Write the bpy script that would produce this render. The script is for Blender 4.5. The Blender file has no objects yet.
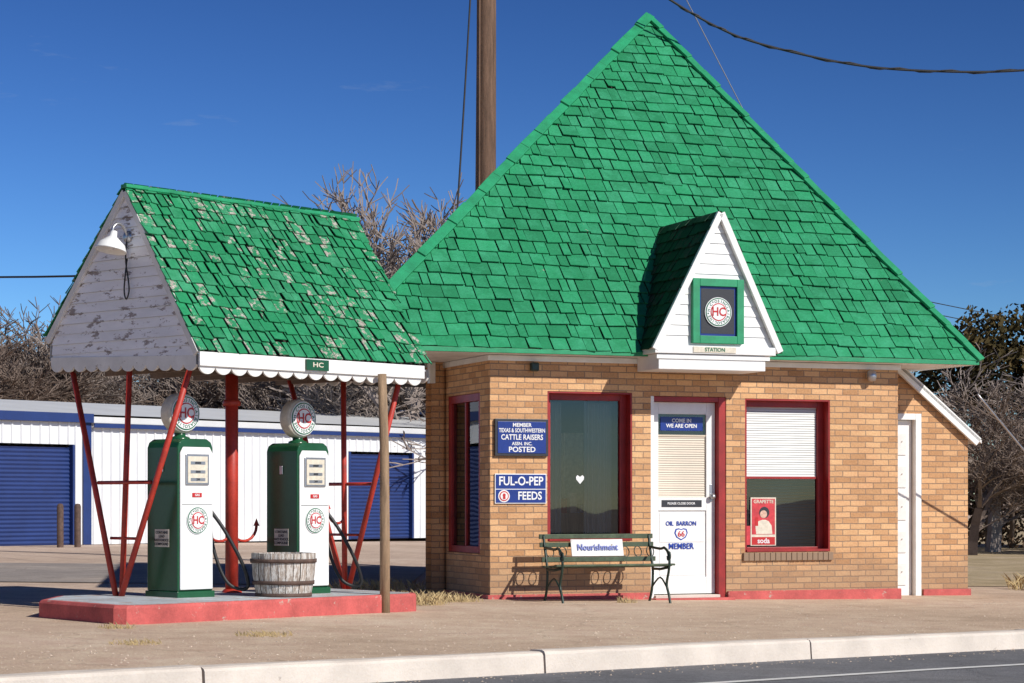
import bpy, math, random
from mathutils import Vector, Matrix, noise as mnoise
R=random.Random(7)
scene=bpy.context.scene
COL=scene.collection
# ---------------------------------------------------------------- materials
def newmat(name):
    m=bpy.data.materials.new(name); m.use_nodes=True
    nt=m.node_tree; nt.nodes.clear()
    out=nt.nodes.new('ShaderNodeOutputMaterial')
    b=nt.nodes.new('ShaderNodeBsdfPrincipled')
    nt.links.new(b.outputs[0],out.inputs[0])
    return m,nt,b
def N(nt,t,**k):
    n=nt.nodes.new(t)
    for a,v in k.items(): setattr(n,a,v)
    return n
def noise(nt,vec,scale,detail=6,rough=.6):
    n=N(nt,'ShaderNodeTexNoise'); n.inputs['Scale'].default_value=scale
    n.inputs['Detail'].default_value=detail; n.inputs['Roughness'].default_value=rough
    nt.links.new(vec,n.inputs['Vector']); return n.outputs['Fac']
def ramp(nt,fac,stops):
    r=N(nt,'ShaderNodeValToRGB'); e=r.color_ramp.elements
    while len(e)<len(stops): e.new(.5)
    for i,(p,c) in enumerate(stops):
        e[i].position=p; e[i].color=(c[0],c[1],c[2],1) if not isinstance(c,(int,float)) else (c,c,c,1)
    nt.links.new(fac,r.inputs[0]); return r.outputs[0]
def mix(nt,fac,a,b,mode='MIX'):
    m=N(nt,'ShaderNodeMix',data_type='RGBA',blend_type=mode)
    if isinstance(fac,(int,float)): m.inputs[0].default_value=fac
    else: nt.links.new(fac,m.inputs[0])
    for s,i in ((a,6),(b,7)):
        if isinstance(s,(tuple,list)): m.inputs[i].default_value=(s[0],s[1],s[2],1)
        else: nt.links.new(s,m.inputs[i])
    return m.outputs[2]
def bump(nt,b,h,strength,dist):
    bp=N(nt,'ShaderNodeBump'); bp.inputs['Strength'].default_value=strength; bp.inputs['Distance'].default_value=dist
    nt.links.new(h,bp.inputs['Height']); nt.links.new(bp.outputs[0],b.inputs['Normal'])
def pmat(name,c,rough=.6,var=.18,scale=6,fine=60,bs=.15,bd=.01,metal=0,chip=None,chipamt=.4,streak=None,coat=0):
    m,nt,b=newmat(name)
    tc=N(nt,'ShaderNodeTexCoord'); v=tc.outputs['Object']
    if streak:
        mp=N(nt,'ShaderNodeMapping'); mp.inputs['Scale'].default_value=streak; nt.links.new(v,mp.inputs[0]); v=mp.outputs[0]
    n1=noise(nt,v,scale); n2=noise(nt,v,fine,4)
    lo=tuple(x*(1-var) for x in c); hi=tuple(min(1,x*(1+var)) for x in c)
    col=ramp(nt,n1,[(.3,lo),(.7,hi)])
    col=mix(nt,.5*min(1,var*3),col,ramp(nt,n2,[(.3,.35),(.7,.65)]),'OVERLAY')
    if chip:
        n3=noise(nt,v,scale*2.3,10,.75)
        f=ramp(nt,n3,[(1-chipamt,0),(1-chipamt+.03,1)])
        col=mix(nt,f,col,chip)
    nt.links.new(col,b.inputs['Base Color'])
    b.inputs['Roughness'].default_value=rough; b.inputs['Metallic'].default_value=metal
    if coat: b.inputs['Coat Weight'].default_value=coat; b.inputs['Coat Roughness'].default_value=.02
    bump(nt,b,n2,bs,bd)
    return m
M={}
M['white']=pmat('white_paint',(.80,.80,.78),.5,.07,5,40,.1,.004,chip=(.45,.40,.34),chipamt=.27)
M['white_dirty']=pmat('weathered_white_paint',(.72,.71,.68),.6,.12,4,50,.2,.004,chip=(.25,.20,.16),chipamt=.37)
M['white_peel']=pmat('peeling_white_paint',(.88,.88,.90),.65,.10,1.6,40,.3,.004,chip=(.34,.29,.27),chipamt=.445,streak=(1,1,3.2))
M['red']=pmat('red_paint',(.30,.018,.016),.45,.25,5,60,.15,.004)
M['redpole']=pmat('red_pole_paint',(.42,.035,.02),.5,.3,6,60,.2,.004,chip=(.16,.06,.04),chipamt=.38)
M['redcurb']=pmat('red_curb_paint',(.50,.10,.09),.8,.25,4,50,.4,.01,chip=(.45,.34,.28),chipamt=.39)
M['greenp']=pmat('green_trim_paint',(.014,.27,.115),.5,.2,6,60,.15,.004)
M['pumpgreen']=pmat('dark_green_enamel',(.012,.085,.035),.25,.15,3,30,.03,.002,chip=(.10,.05,.03),chipamt=.27)
M['enamel']=pmat('white_enamel',(.82,.82,.80),.25,.05,3,30,.03,.002,chip=(.40,.28,.20),chipamt=.26)
M['black']=pmat('black_rubber',(.015,.015,.016),.5,.2,8,60,.1,.003)
M['iron']=pmat('dark_green_iron',(.015,.035,.025),.45,.3,12,80,.2,.003)
M['bluepaint']=pmat('blue_sign_enamel',(.012,.035,.22),.3,.12,5,40,.03,.002)
M['bluedoor']=pmat('blue_door_steel',(.012,.035,.15),.5,.12,2,40,.08,.004)
M['txtwhite']=pmat('lettering_white',(.8,.8,.8),.4,.02)
M['txtblue']=pmat('lettering_blue',(.015,.05,.35),.4,.02)
M['txtred']=pmat('lettering_red',(.5,.02,.02),.4,.02)
M['txtgreen']=pmat('lettering_green',(.01,.14,.06),.4,.02)
M['txtdark']=pmat('lettering_dark',(.03,.03,.035),.4,.02)
M['postwood']=pmat('post_wood',(.30,.20,.12),.8,.35,5,50,.5,.01,streak=(6,6,.6))
M['polewood']=pmat('utility_pole_wood',(.14,.08,.05),.85,.45,5,40,.6,.01,streak=(5,5,.35))
M['barrel']=pmat('barrel_wood',(.36,.30,.25),.85,.35,5,50,.5,.01,streak=(5,5,.7),chip=(.62,.6,.56),chipamt=.5)
M['rust']=pmat('rusty_hoop',(.10,.06,.045),.8,.4,12,60,.4,.004)
M['slat']=pmat('bench_slat_wood',(.06,.085,.045),.6,.4,8,60,.3,.004,chip=(.28,.2,.12),chipamt=.36)
M['darkwood']=pmat('roof_deck_wood',(.03,.022,.016),.9,.4,4,40,.4,.01)
M['soffit']=pmat('canopy_ceiling_wood',(.18,.13,.10),.8,.3,4,40,.3,.01)
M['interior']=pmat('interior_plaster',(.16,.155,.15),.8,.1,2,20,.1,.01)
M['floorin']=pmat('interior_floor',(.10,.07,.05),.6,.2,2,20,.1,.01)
M['blind']=pmat('window_blind',(.66,.67,.64),.5,.06,3,40,.02,.001,coat=.7)
M['blindtan']=pmat('door_blind',(.60,.50,.38),.5,.08,3,40,.02,.001,coat=.7)
M['steel']=pmat('steel',(.45,.45,.46),.35,.1,10,60,.05,.002,metal=.8)
M['concrete']=pmat('curb_concrete',(.66,.58,.50),.85,.14,2.2,60,.5,.008,chip=(.46,.39,.33),chipamt=.37)
M['roofmetal']=pmat('metal_roof',(.62,.63,.63),.5,.08,1,20,.05,.004)
M['twig']=pmat('bare_bark',(.17,.125,.10),.9,.3,3,30,.3,.01)
M['twig2']=pmat('pale_bark',(.25,.205,.18),.9,.3,3,30,.3,.01)
M['drygrass']=pmat('dry_grass_blade',(.46,.35,.18),.9,.3,6,30,.1,.01)
M['poster']=pmat('poster_red',(.55,.04,.05),.5,.3,9,40,.02,.001)
M['skin']=pmat('poster_portrait',(.62,.40,.30),.5,.3,30,80,.02,.001)
M['cream']=pmat('poster_cream',(.68,.62,.50),.5,.15,20,60,.02,.001)
M['islandtop']=pmat('island_top_paint',(.46,.50,.52),.8,.3,3,40,.3,.006,chip=(.42,.35,.31),chipamt=.47)
M['wire']=pmat('wire_black',(.02,.02,.022),.6,.1)
M['wiregrey']=pmat('wire_grey',(.22,.22,.23),.6,.1)
M['stone']=pmat('gravel_stone',(.50,.40,.31),.9,.35,9,60,.4,.004)

def glassmat():
    m=bpy.data.materials.new('window_glass'); m.use_nodes=True; nt=m.node_tree; nt.nodes.clear()
    try: m.use_transparent_shadow=True
    except Exception: pass
    out=N(nt,'ShaderNodeOutputMaterial'); mx=N(nt,'ShaderNodeMixShader'); tr=N(nt,'ShaderNodeBsdfTransparent'); gl=N(nt,'ShaderNodeBsdfGlossy')
    tr.inputs[0].default_value=(.90,.93,.92,1); gl.inputs['Roughness'].default_value=.01; gl.inputs[0].default_value=(.9,.95,1,1)
    lw=N(nt,'ShaderNodeFresnel'); lw.inputs[0].default_value=1.6
    nt.links.new(lw.outputs[0],mx.inputs[0]); nt.links.new(tr.outputs[0],mx.inputs[1]); nt.links.new(gl.outputs[0],mx.inputs[2])
    tc=N(nt,'ShaderNodeTexCoord'); n=noise(nt,tc.outputs['Object'],1.2,1); bp=N(nt,'ShaderNodeBump'); bp.inputs['Strength'].default_value=.10; bp.inputs['Distance'].default_value=.03
    nt.links.new(n,bp.inputs['Height']); nt.links.new(bp.outputs[0],gl.inputs['Normal'])
    nt.links.new(mx.outputs[0],out.inputs[0]); return m
M['glass']=glassmat()

def brickmat():
    m,nt,b=newmat('buff_brick')
    uv=N(nt,'ShaderNodeUVMap'); v=uv.outputs[0]
    nz=N(nt,'ShaderNodeTexNoise'); nz.inputs['Scale'].default_value=9; nt.links.new(v,nz.inputs['Vector'])
    sub=N(nt,'ShaderNodeVectorMath',operation='SUBTRACT'); nt.links.new(nz.outputs['Color'],sub.inputs[0]); sub.inputs[1].default_value=(.5,.5,.5)
    sc=N(nt,'ShaderNodeVectorMath',operation='SCALE'); nt.links.new(sub.outputs[0],sc.inputs[0]); sc.inputs['Scale'].default_value=.010
    ad=N(nt,'ShaderNodeVectorMath',operation='ADD'); nt.links.new(v,ad.inputs[0]); nt.links.new(sc.outputs[0],ad.inputs[1]); vv=ad.outputs[0]
    t=N(nt,'ShaderNodeTexBrick'); t.inputs['Scale'].default_value=1; t.inputs['Brick Width'].default_value=.205
    t.inputs['Row Height'].default_value=.0685; t.inputs['Mortar Size'].default_value=.006; t.inputs['Mortar Smooth'].default_value=.25
    t.offset=.5; nt.links.new(vv,t.inputs['Vector']); t.inputs['Bias'].default_value=-.15
    t.inputs['Color1'].default_value=(.68,.40,.205,1); t.inputs['Color2'].default_value=(.42,.215,.10,1); t.inputs['Mortar'].default_value=(.30,.20,.135,1)
    n1=noise(nt,v,2.0); n2=noise(nt,v,45,5)
    col=mix(nt,.55,t.outputs['Color'],ramp(nt,n1,[(.3,.40),(.7,.60)]),'OVERLAY')
    col=mix(nt,.7,col,ramp(nt,n2,[(.25,.37),(.75,.63)]),'OVERLAY')
    col=mix(nt,ramp(nt,noise(nt,v,1.1,8,.7),[(.60,0),(.80,.35)]),col,(.70,.54,.38))
    # splash dirt on the lowest courses
    sp=N(nt,'ShaderNodeSeparateXYZ'); nt.links.new(v,sp.inputs[0])
    ma=N(nt,'ShaderNodeMath',operation='MULTIPLY_ADD'); nt.links.new(noise(nt,v,3,6),ma.inputs[0]); ma.inputs[1].default_value=-.5; nt.links.new(sp.outputs[1],ma.inputs[2])
    col=mix(nt,ramp(nt,ma.outputs[0],[(0,.5),(.22,0)]),col,(.27,.19,.13))
    nt.links.new(col,b.inputs['Base Color']); b.inputs['Roughness'].default_value=.85
    b.inputs['Specular IOR Level'].default_value=.25
    h=N(nt,'ShaderNodeMath',operation='MULTIPLY_ADD'); nt.links.new(t.outputs['Fac'],h.inputs[0]); h.inputs[1].default_value=-1
    nt.links.new(n2,h.inputs[2]); bump(nt,b,h.outputs[0],.7,.008)
    return m
M['brick']=brickmat()

def shinglemat(name,c,bare,var=(.80,1.13),w=((.13,.10,.075),(.52,.47,.41)),fade=None):
    m,nt,b=newmat(name)
    at=N(nt,'ShaderNodeAttribute',attribute_name='tint'); sp=N(nt,'ShaderNodeSeparateColor'); nt.links.new(at.outputs['Color'],sp.inputs[0])
    tc=N(nt,'ShaderNodeTexCoord'); v=tc.outputs['Object']
    c0=tuple(x*var[0] for x in c); c1=tuple(x*var[1] for x in c)
    col=ramp(nt,sp.outputs[0],[(0,c0),(1,c1)])
    n1=noise(nt,v,1.2); n2=noise(nt,v,38,6,.7)
    if fade:
        a2=N(nt,'ShaderNodeMath',operation='MULTIPLY_ADD'); nt.links.new(sp.outputs[2],a2.inputs[0]); a2.inputs[1].default_value=.22; nt.links.new(noise(nt,v,5,8,.7),a2.inputs[2])
        col=mix(nt,ramp(nt,a2.outputs[0],[(.55,0),(.85,.75)]),col,fade)
    col=mix(nt,.55,col,ramp(nt,n1,[(.3,.40),(.7,.60)]),'OVERLAY')
    col=mix(nt,.6,col,ramp(nt,n2,[(.3,.35),(.7,.65)]),'OVERLAY')
    a=N(nt,'ShaderNodeMath',operation='MULTIPLY_ADD'); nt.links.new(sp.outputs[1],a.inputs[0]); a.inputs[1].default_value=.22
    n3=noise(nt,v,14,8,.75); nt.links.new(n3,a.inputs[2])
    f=ramp(nt,a.outputs[0],[(bare,0),(bare+.03,1)])
    wood=ramp(nt,n2,[(.3,w[0]),(.7,w[1])])
    col=mix(nt,f,col,wood)
    nt.links.new(col,b.inputs['Base Color']); b.inputs['Roughness'].default_value=.65
    b.inputs['Specular IOR Level'].default_value=.3
    bump(nt,b,n2,.6,.007)
    return m
M['shingle']=shinglemat('green_painted_shingle',(.016,.235,.096),.845,fade=(.045,.34,.17))
M['shingle2']=shinglemat('weathered_green_shingle',(.014,.22,.087),.745,w=((.16,.13,.10),(.60,.56,.50)),fade=(.06,.33,.17))
M['shingle3']=shinglemat('shaded_weathered_shingle',(.008,.05,.025),.70,(.6,1.3),((.02,.016,.012),(.09,.075,.06)))  # weathered green shingle, with the dormer's unlit left slope darkened into its colour

def metalwall():
    m,nt,b=newmat('ribbed_white_steel')
    tc=N(nt,'ShaderNodeTexCoord'); v=tc.outputs['Object']
    n1=noise(nt,v,.8); col=ramp(nt,n1,[(.3,(.68,.70,.72)),(.7,(.78,.79,.80))])
    nt.links.new(col,b.inputs['Base Color']); b.inputs['Roughness'].default_value=.45
    return m
M['ribbed']=metalwall()

def groundmat(name,c1,c2,c3,cracks=0,peb=True,rough=.9,ls=.35):
    m,nt,b=newmat(name)
    g=N(nt,'ShaderNodeNewGeometry'); v=g.outputs['Position']
    n1=noise(nt,v,ls,8,.65); n2=noise(nt,v,2.5,8,.7); n3=noise(nt,v,45,4,.7); n4=noise(nt,v,160,3,.7)
    col=ramp(nt,n1,[(.32,c1),(.52,c2),(.7,c3)])
    col=mix(nt,.75,col,ramp(nt,n2,[(.3,.37),(.7,.63)]),'OVERLAY')
    col=mix(nt,.8 if peb else .45,col,ramp(nt,n3,[(.3,.34),(.7,.66)]),'OVERLAY')
    col=mix(nt,.6,col,ramp(nt,n4,[(.3,.32),(.7,.68)]),'OVERLAY')
    if cracks:
        vo=N(nt,'ShaderNodeTexVoronoi',feature='DISTANCE_TO_EDGE'); vo.inputs['Scale'].default_value=.33
        nn=N(nt,'ShaderNodeTexNoise'); nn.inputs['Scale'].default_value=2.5; nn.inputs['Detail'].default_value=6; nt.links.new(v,nn.inputs['Vector'])
        wv=mix(nt,.5,v,nn.outputs['Color'],'ADD'); nt.links.new(wv,vo.inputs['Vector'])
        f=ramp(nt,vo.outputs['Distance'],[(.0,cracks),(.006,0)])
        col=mix(nt,f,col,tuple(x*.5 for x in c1))
    nt.links.new(col,b.inputs['Base Color']); b.inputs['Roughness'].default_value=rough
    b.inputs['Specular IOR Level'].default_value=.2
    bump(nt,b,n3,.7,.015)
    return m
M['dirt']=groundmat('dry_dirt',(.50,.375,.29),(.58,.44,.345),(.64,.51,.41))
M['forecourt']=groundmat('dusty_concrete',(.50,.37,.265),(.60,.45,.33),(.68,.53,.405),cracks=.35)
M['asphalt']=groundmat('asphalt',(.14,.14,.15),(.175,.175,.185),(.21,.205,.21),cracks=.4)
M['oldasphalt']=groundmat('worn_asphalt',(.26,.23,.215),(.33,.29,.265),(.44,.37,.32),cracks=.5)
M['grassland']=groundmat('dry_grassland',(.36,.28,.16),(.45,.35,.22),(.52,.41,.30),ls=.6)
def foliagemat(name,a,b_,c):
    m,nt,b=newmat(name); tc=N(nt,'ShaderNodeTexCoord')
    n=noise(nt,tc.outputs['Object'],1.1,6,.7)
    nt.links.new(ramp(nt,n,[(.35,a),(.5,b_),(.65,c)]),b.inputs['Base Color']); b.inputs['Roughness'].default_value=.8
    b.inputs['Specular IOR Level'].default_value=.1
    return m
M['bushleaf']=foliagemat('juniper_foliage',(.035,.030,.012),(.07,.055,.022),(.12,.08,.035))
M['bushbrown']=foliagemat('dry_brown_foliage',(.07,.04,.028),(.13,.085,.055),(.21,.145,.10))

# ---------------------------------------------------------------- helpers
def empty(name,loc=(0,0,0),rz=0):
    e=bpy.data.objects.new(name,None); e.empty_display_size=.2; e.location=loc; e.rotation_euler=(0,0,rz); COL.objects.link(e); return e
def mesh(name,vs,fs,mat,parent=None,smooth=False,mats=None,mi=None):
    me=bpy.data.meshes.new(name); me.from_pydata([tuple(v) for v in vs],[],fs); me.update()
    if mats:
        for x in mats: me.materials.append(x)
        for p,i in zip(me.polygons,mi): p.material_index=i
    else: me.materials.append(mat)
    if smooth:
        for p in me.polygons: p.use_smooth=True
    o=bpy.data.objects.new(name,me); COL.objects.link(o)
    if parent: o.parent=parent
    return o
def bev(o,w,seg=2):
    b=o.modifiers.new('bevel','BEVEL'); b.width=w; b.segments=seg; b.limit_method='ANGLE'; return o
BF=[(0,3,2,1),(4,5,6,7),(0,1,5,4),(1,2,6,5),(2,3,7,6),(3,0,4,7)]
def box(name,x0,x1,y0,y1,z0,z1,mat,parent=None,b=0.0,rot=None):
    cx,cy,cz=(x0+x1)/2,(y0+y1)/2,(z0+z1)/2; a,d,e=(x1-x0)/2,(y1-y0)/2,(z1-z0)/2
    vs=[(-a,-d,-e),(a,-d,-e),(a,d,-e),(-a,d,-e),(-a,-d,e),(a,-d,e),(a,d,e),(-a,d,e)]
    o=mesh(name,vs,BF,mat,parent); o.location=(cx,cy,cz)
    if rot: o.rotation_euler=rot
    if b: bev(o,b)
    return o
def beam(name,p,q,w,h,mat,parent=None,up=(0,0,1),b=0):
    p=Vector(p);q=Vector(q);d=(q-p).normalized();u=Vector(up);s=d.cross(u).normalized();u=s.cross(d).normalized()
    vs=[]
    for c in (p,q):
        for a,e in ((-1,-1),(1,-1),(1,1),(-1,1)): vs.append(c+s*a*w/2+u*e*h/2)
    fs=[(0,1,2,3),(7,6,5,4),(0,4,5,1),(1,5,6,2),(2,6,7,3),(3,7,4,0)]
    o=mesh(name,vs,fs,mat,parent)
    if b: bev(o,b)
    return o
def tube(name,pts,r,mat,parent=None,seg=10):
    pts=[Vector(p) for p in pts]; n=len(pts); rr=r if isinstance(r,(list,tuple)) else [r]*n
    vs=[];fs=[];prev=None
    for i,p in enumerate(pts):
        d=(pts[min(i+1,n-1)]-pts[max(i-1,0)]).normalized()
        if prev is None:
            a=Vector((0,0,1)) if abs(d.z)<.9 else Vector((1,0,0)); s=d.cross(a).normalized()
        else: s=(prev-d*prev.dot(d)).normalized()
        prev=s; t=d.cross(s)
        for k in range(seg):
            an=2*math.pi*k/seg; vs.append(p+(s*math.cos(an)+t*math.sin(an))*rr[i])
    for i in range(n-1):
        for k in range(seg):
            a=i*seg+k;b=i*seg+(k+1)%seg; fs.append((a,b,b+seg,a+seg))
    fs.append(tuple(range(seg))[::-1]); fs.append(tuple((n-1)*seg+k for k in range(seg)))
    return mesh(name,vs,fs,mat,parent,smooth=True)
def spline(pts,n=6):
    P=[Vector(p) for p in pts]; out=[]
    for i in range(len(P)-1):
        a=P[max(i-1,0)];b=P[i];c=P[i+1];d=P[min(i+2,len(P)-1)]
        for k in range(n):
            t=k/n; out.append(.5*((2*b)+(c-a)*t+(2*a-5*b+4*c-d)*t*t+(3*b-a-3*c+d)*t**3))
    out.append(P[-1]); return out
def lathe(name,prof,mat,parent=None,loc=(0,0,0),seg=28,rot=None,smooth=True):
    vs=[];fs=[]
    for r,z in prof:
        for k in range(seg):
            an=2*math.pi*k/seg; vs.append((r*math.cos(an),r*math.sin(an),z))
    for i in range(len(prof)-1):
        for k in range(seg):
            a=i*seg+k;b=i*seg+(k+1)%seg; fs.append((a,b,b+seg,a+seg))
    o=mesh(name,vs,fs,mat,parent,smooth=smooth); o.location=loc
    if rot: o.rotation_euler=rot
    return o
def text(name,body,size,loc,mat,parent,rz=0,sx=1,align='CENTER'):
    c=bpy.data.curves.new(name,'FONT'); c.body=body; c.size=size; c.align_x=align; c.align_y='CENTER'; c.extrude=.001
    c.offset=size*.02; c.resolution_u=3; c.materials.append(mat)
    o=bpy.data.objects.new(name,c); COL.objects.link(o); o.location=loc; o.rotation_euler=(math.pi/2,0,rz); o.scale=(sx,1,1); o.parent=parent
    return o
def disc(name,r,loc,mat,parent,rz=0,t=.01,seg=36):
    return lathe(name,[(0.0001,0),(r,0),(r,t),(0.0001,t)],mat,parent,loc,seg,(math.pi/2,0,rz),smooth=False)
def roundel(name,r,loc,parent,big='HC',rz=0,k=1):
    e=bpy.data.objects.new(name,None); COL.objects.link(e); e.parent=parent; e.location=loc; e.rotation_euler=(0,0,rz); e.empty_display_size=.05
    disc('disc_white',r,(0,0,0),M['txtwhite'],e,t=.008)
    disc('ring_green',r*.95,(0,-.009,0),M['txtgreen'],e,t=.002)
    disc('ring_white',r*.88,(0,-.0115,0),M['txtwhite'],e,t=.002)
    for i in range(22):
        a=i/22*2*math.pi
        t=text('rim_letter','SINCLAIRGASOLINE*H-C*OIL'[i%24],r*.26,(math.sin(a)*r*.73,-.0145,math.cos(a)*r*.73),M['txtgreen'],e); t.rotation_euler=(math.pi/2,a,0)
    disc('ring_red',r*.60,(0,-.014,0),M['txtred'],e,t=.002)
    disc('ring_inner',r*.53,(0,-.0165,0),M['txtwhite'],e,t=.002)
    text('letters',big,r*.8,(0,-.021,0),M['txtred'],e,sx=.9)
    return e
def xr(poly,y):
    xs=[]
    n=len(poly)
    for i in range(n):
        (x0,y0),(x1,y1)=poly[i],poly[(i+1)%n]
        if abs(y0-y1)<1e-9:
            if abs(y-y0)<1e-6: xs+=[x0,x1]
            continue
        t=(y-y0)/(y1-y0)
        if -1e-6<=t<=1+1e-6: xs.append(x0+t*(x1-x0))
    if not xs: return None
    return min(xs),max(xs)
def shingles(name,O,e1,e2,poly,ex,mat,parent,wmin=.1,wmax=.26,seed=1,t=.028,jit=.014,gap=.006,bare=.06,miss=0.0,under=.012):
    rr=random.Random(seed); O=Vector(O);e1=Vector(e1).normalized();e2=Vector(e2).normalized();n=e1.cross(e2)
    ymax=max(p[1] for p in poly); vs=[];fs=[];tint=[]
    k=0
    while k*ex<ymax-.02:
        y0=k*ex; y1=min(y0+ex*1.22,ymax)
        a0,b0=xr(poly,y0); a1,b1=xr(poly,y1)
        lo=min(a0,a1);hi=max(b0,b1)
        x=lo-rr.random()*wmin
        wave=rr.random()*6
        while x<hi:
            w=rr.uniform(wmin,wmax) if wmax<5 else (hi-lo)+.5
            xa=x+gap*rr.uniform(.2,1.5);xb=x+w-gap*rr.uniform(.2,1.5); x+=w
            if wmax>=5: xa,xb=lo-1,hi+1
            if rr.random()<miss: continue
            yb=y0-(rr.uniform(-.5,1)*jit if k>0 else rr.uniform(0,.6)*jit)-.012*math.sin(x*1.1+wave)*(jit>0)
            if jit>0 and k>0 and rr.random()<.05: yb+=rr.uniform(.01,.03)
            bx0,bx1=max(xa,a0),min(xb,b0); tx0,tx1=max(xa,a1),min(xb,b1)
            if bx1-bx0<.004 and tx1-tx0<.004: continue
            if bx1<bx0: bx0=bx1=(max(min((bx0+bx1)/2,b0),a0))
            if tx1<tx0: tx0=tx1=(max(min((tx0+tx1)/2,b1),a1))
            tt=t*rr.uniform(.8,1.35 if jit>0 else 1.0); sk=rr.uniform(-1,1)*jit*.5
            if jit>0 and rr.random()<.03: tt+=rr.uniform(.01,.02)
            P=lambda xx,yy,h: O+e1*xx+e2*yy+n*h
            i=len(vs)
            vs+= [P(bx0,yb+sk,tt),P(bx1,yb-sk,tt+sk*.4),P(tx1,y1,.006),P(tx0,y1,.006),P(bx0,yb+sk,tt-under),P(bx1,yb-sk,tt-under),P(tx1,y1,.0),P(tx0,y1,.0)]
            fs+= [(i,i+1,i+2,i+3),(i+4,i+5,i+1,i),(i+5,i+6,i+2,i+1),(i+7,i+4,i,i+3),(i+7,i+6,i+5,i+4)]
            c=(rr.random(),1.0 if rr.random()<bare else rr.random()*.35,rr.random(),1)
            tint.append(c)
        k+=1
    o=mesh(name,vs,fs,mat,parent)
    ca=o.data.color_attributes.new('tint','FLOAT_COLOR','CORNER')
    for p in o.data.polygons:
        c=tint[p.index//5]
        for li in p.loop_indices: ca.data[li].color=c
    return o
def wallmesh(name,O,e1,nrm,L,ztop,zbot,openings,mat,parent,rev=.2,u0=0,uoff=0):
    O=Vector(O);e1=Vector(e1);n=Vector(nrm)
    us=sorted(set([u0,L]+[o[0] for o in openings]+[o[1] for o in openings])); zs=sorted(set([zbot,ztop]+[o[2] for o in openings]+[o[3] for o in openings]))
    vs=[];fs=[];uv=[]
    def quad(ps,ts):
        i=len(vs); vs.extend(ps); fs.append((i,i+1,i+2,i+3)); uv.extend(ts)
    P=lambda u,z,d: O+e1*u+Vector((0,0,z))-n*d
    for a,b in zip(us,us[1:]):
        for c,d in zip(zs,zs[1:]):
            mu,mz=(a+b)/2,(c+d)/2
            if any(o[0]<mu<o[1] and o[2]<mz<o[3] for o in openings): continue
            quad([P(a,c,0),P(b,c,0),P(b,d,0),P(a,d,0)],[(a+uoff,c),(b+uoff,c),(b+uoff,d),(a+uoff,d)])
            quad([P(b,c,rev),P(a,c,rev),P(a,d,rev),P(b,d,rev)],[(b,c),(a,c),(a,d),(b,d)])
    for a,b,c,d in openings:
        quad([P(a,c,0),P(a,d,0),P(a,d,rev),P(a,c,rev)],[(a+uoff,c),(a+uoff,d),(a+uoff-rev,d),(a+uoff-rev,c)])
        quad([P(b,d,0),P(b,c,0),P(b,c,rev),P(b,d,rev)],[(b+uoff,d),(b+uoff,c),(b+uoff+rev,c),(b+uoff+rev,d)])
        quad([P(b,c,0),P(a,c,0),P(a,c,rev),P(b,c,rev)],[(b,c),(a,c),(a,c-rev),(b,c-rev)])
        quad([P(a,d,0),P(b,d,0),P(b,d,rev),P(a,d,rev)],[(a,d),(b,d),(b,d+rev),(a,d+rev)])
    o=mesh(name,vs,fs,mat,parent); l=o.data.uv_layers.new(name='UVMap')
    for p in o.data.polygons:
        for k,li in enumerate(p.loop_indices): l.data[li].uv=uv[p.vertices[k]]
    return o
def gz(x): return -.144*math.tanh(x/8.0)

# ---------------------------------------------------------------- ground, forecourt, curb, road
PL=[(-8,8.3),(-2.96,12.75),(-1.94,13.75),(.2,15.7),(2.36,17.6),(4.5,19.3),(9,22.6),(30,37)]
def curbpt(s):
    if s<=PL[0][0]:
        (x0,y0),(x1,y1)=PL[0],PL[1]
    elif s>=PL[-1][0]:
        (x0,y0),(x1,y1)=PL[-2],PL[-1]
    else:
        for (x0,y0),(x1,y1) in zip(PL,PL[1:]):
            if x0<=s<=x1: break
    return x0+(s-x0), y0+(s-x0)*(y1-y0)/(x1-x0)
NX,NY=-.64,.768
def strip(name,svals,tvals,zf,mat,parent=None):
    vs=[];fs=[]
    for s in svals:
        x,y=curbpt(s)
        for t in tvals:
            X=x+NX*t;Y=y+NY*t; vs.append((X,Y,zf(X,Y,t)))
    m=len(tvals)
    for i in range(len(svals)-1):
        for j in range(m-1):
            a=i*m+j; fs.append((a,a+m,a+m+1,a+1))
    return mesh(name,vs,fs,mat,parent)
near=[i*1.0 for i in range(-24,61)]
near=sorted(set(near+[p[0] for p in PL]))
far=[-900,-400,-150,-60]+near+[90,180,400,900]
ts=[-300,-120,-50,-25,-12,-9,-6,-4,-2,-1,-.3,.079,.081]+[.3,.7]+[1+.9*i for i in range(70)]+[70,90,130,220,500,1200]
gmesh=strip('ground',far,ts,lambda X,Y,t:gz(X)-(.15 if t<.08 else 0),M['dirt'])
strip('forecourt_pavement',[s for s in near if -12<=s<=22],[.12]+[.5+.5*i for i in range(16)],lambda X,Y,t:gz(X)+.005,M['forecourt'])
strip('road',[-400,-150,-60]+near+[90,180,400],[-9,-7,-5,-4,-3,-2,-1,-.5,0.0],lambda X,Y,t:gz(X)-.140,M['asphalt'])
strip('road_edge_line',[-400,-150,-60]+near+[90,180,400],[-1.32,-1.22],lambda X,Y,t:gz(X)-.135,M['white_dirty'])
curb=empty('curb')
s=.22-2.17*9; ci=0
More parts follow.
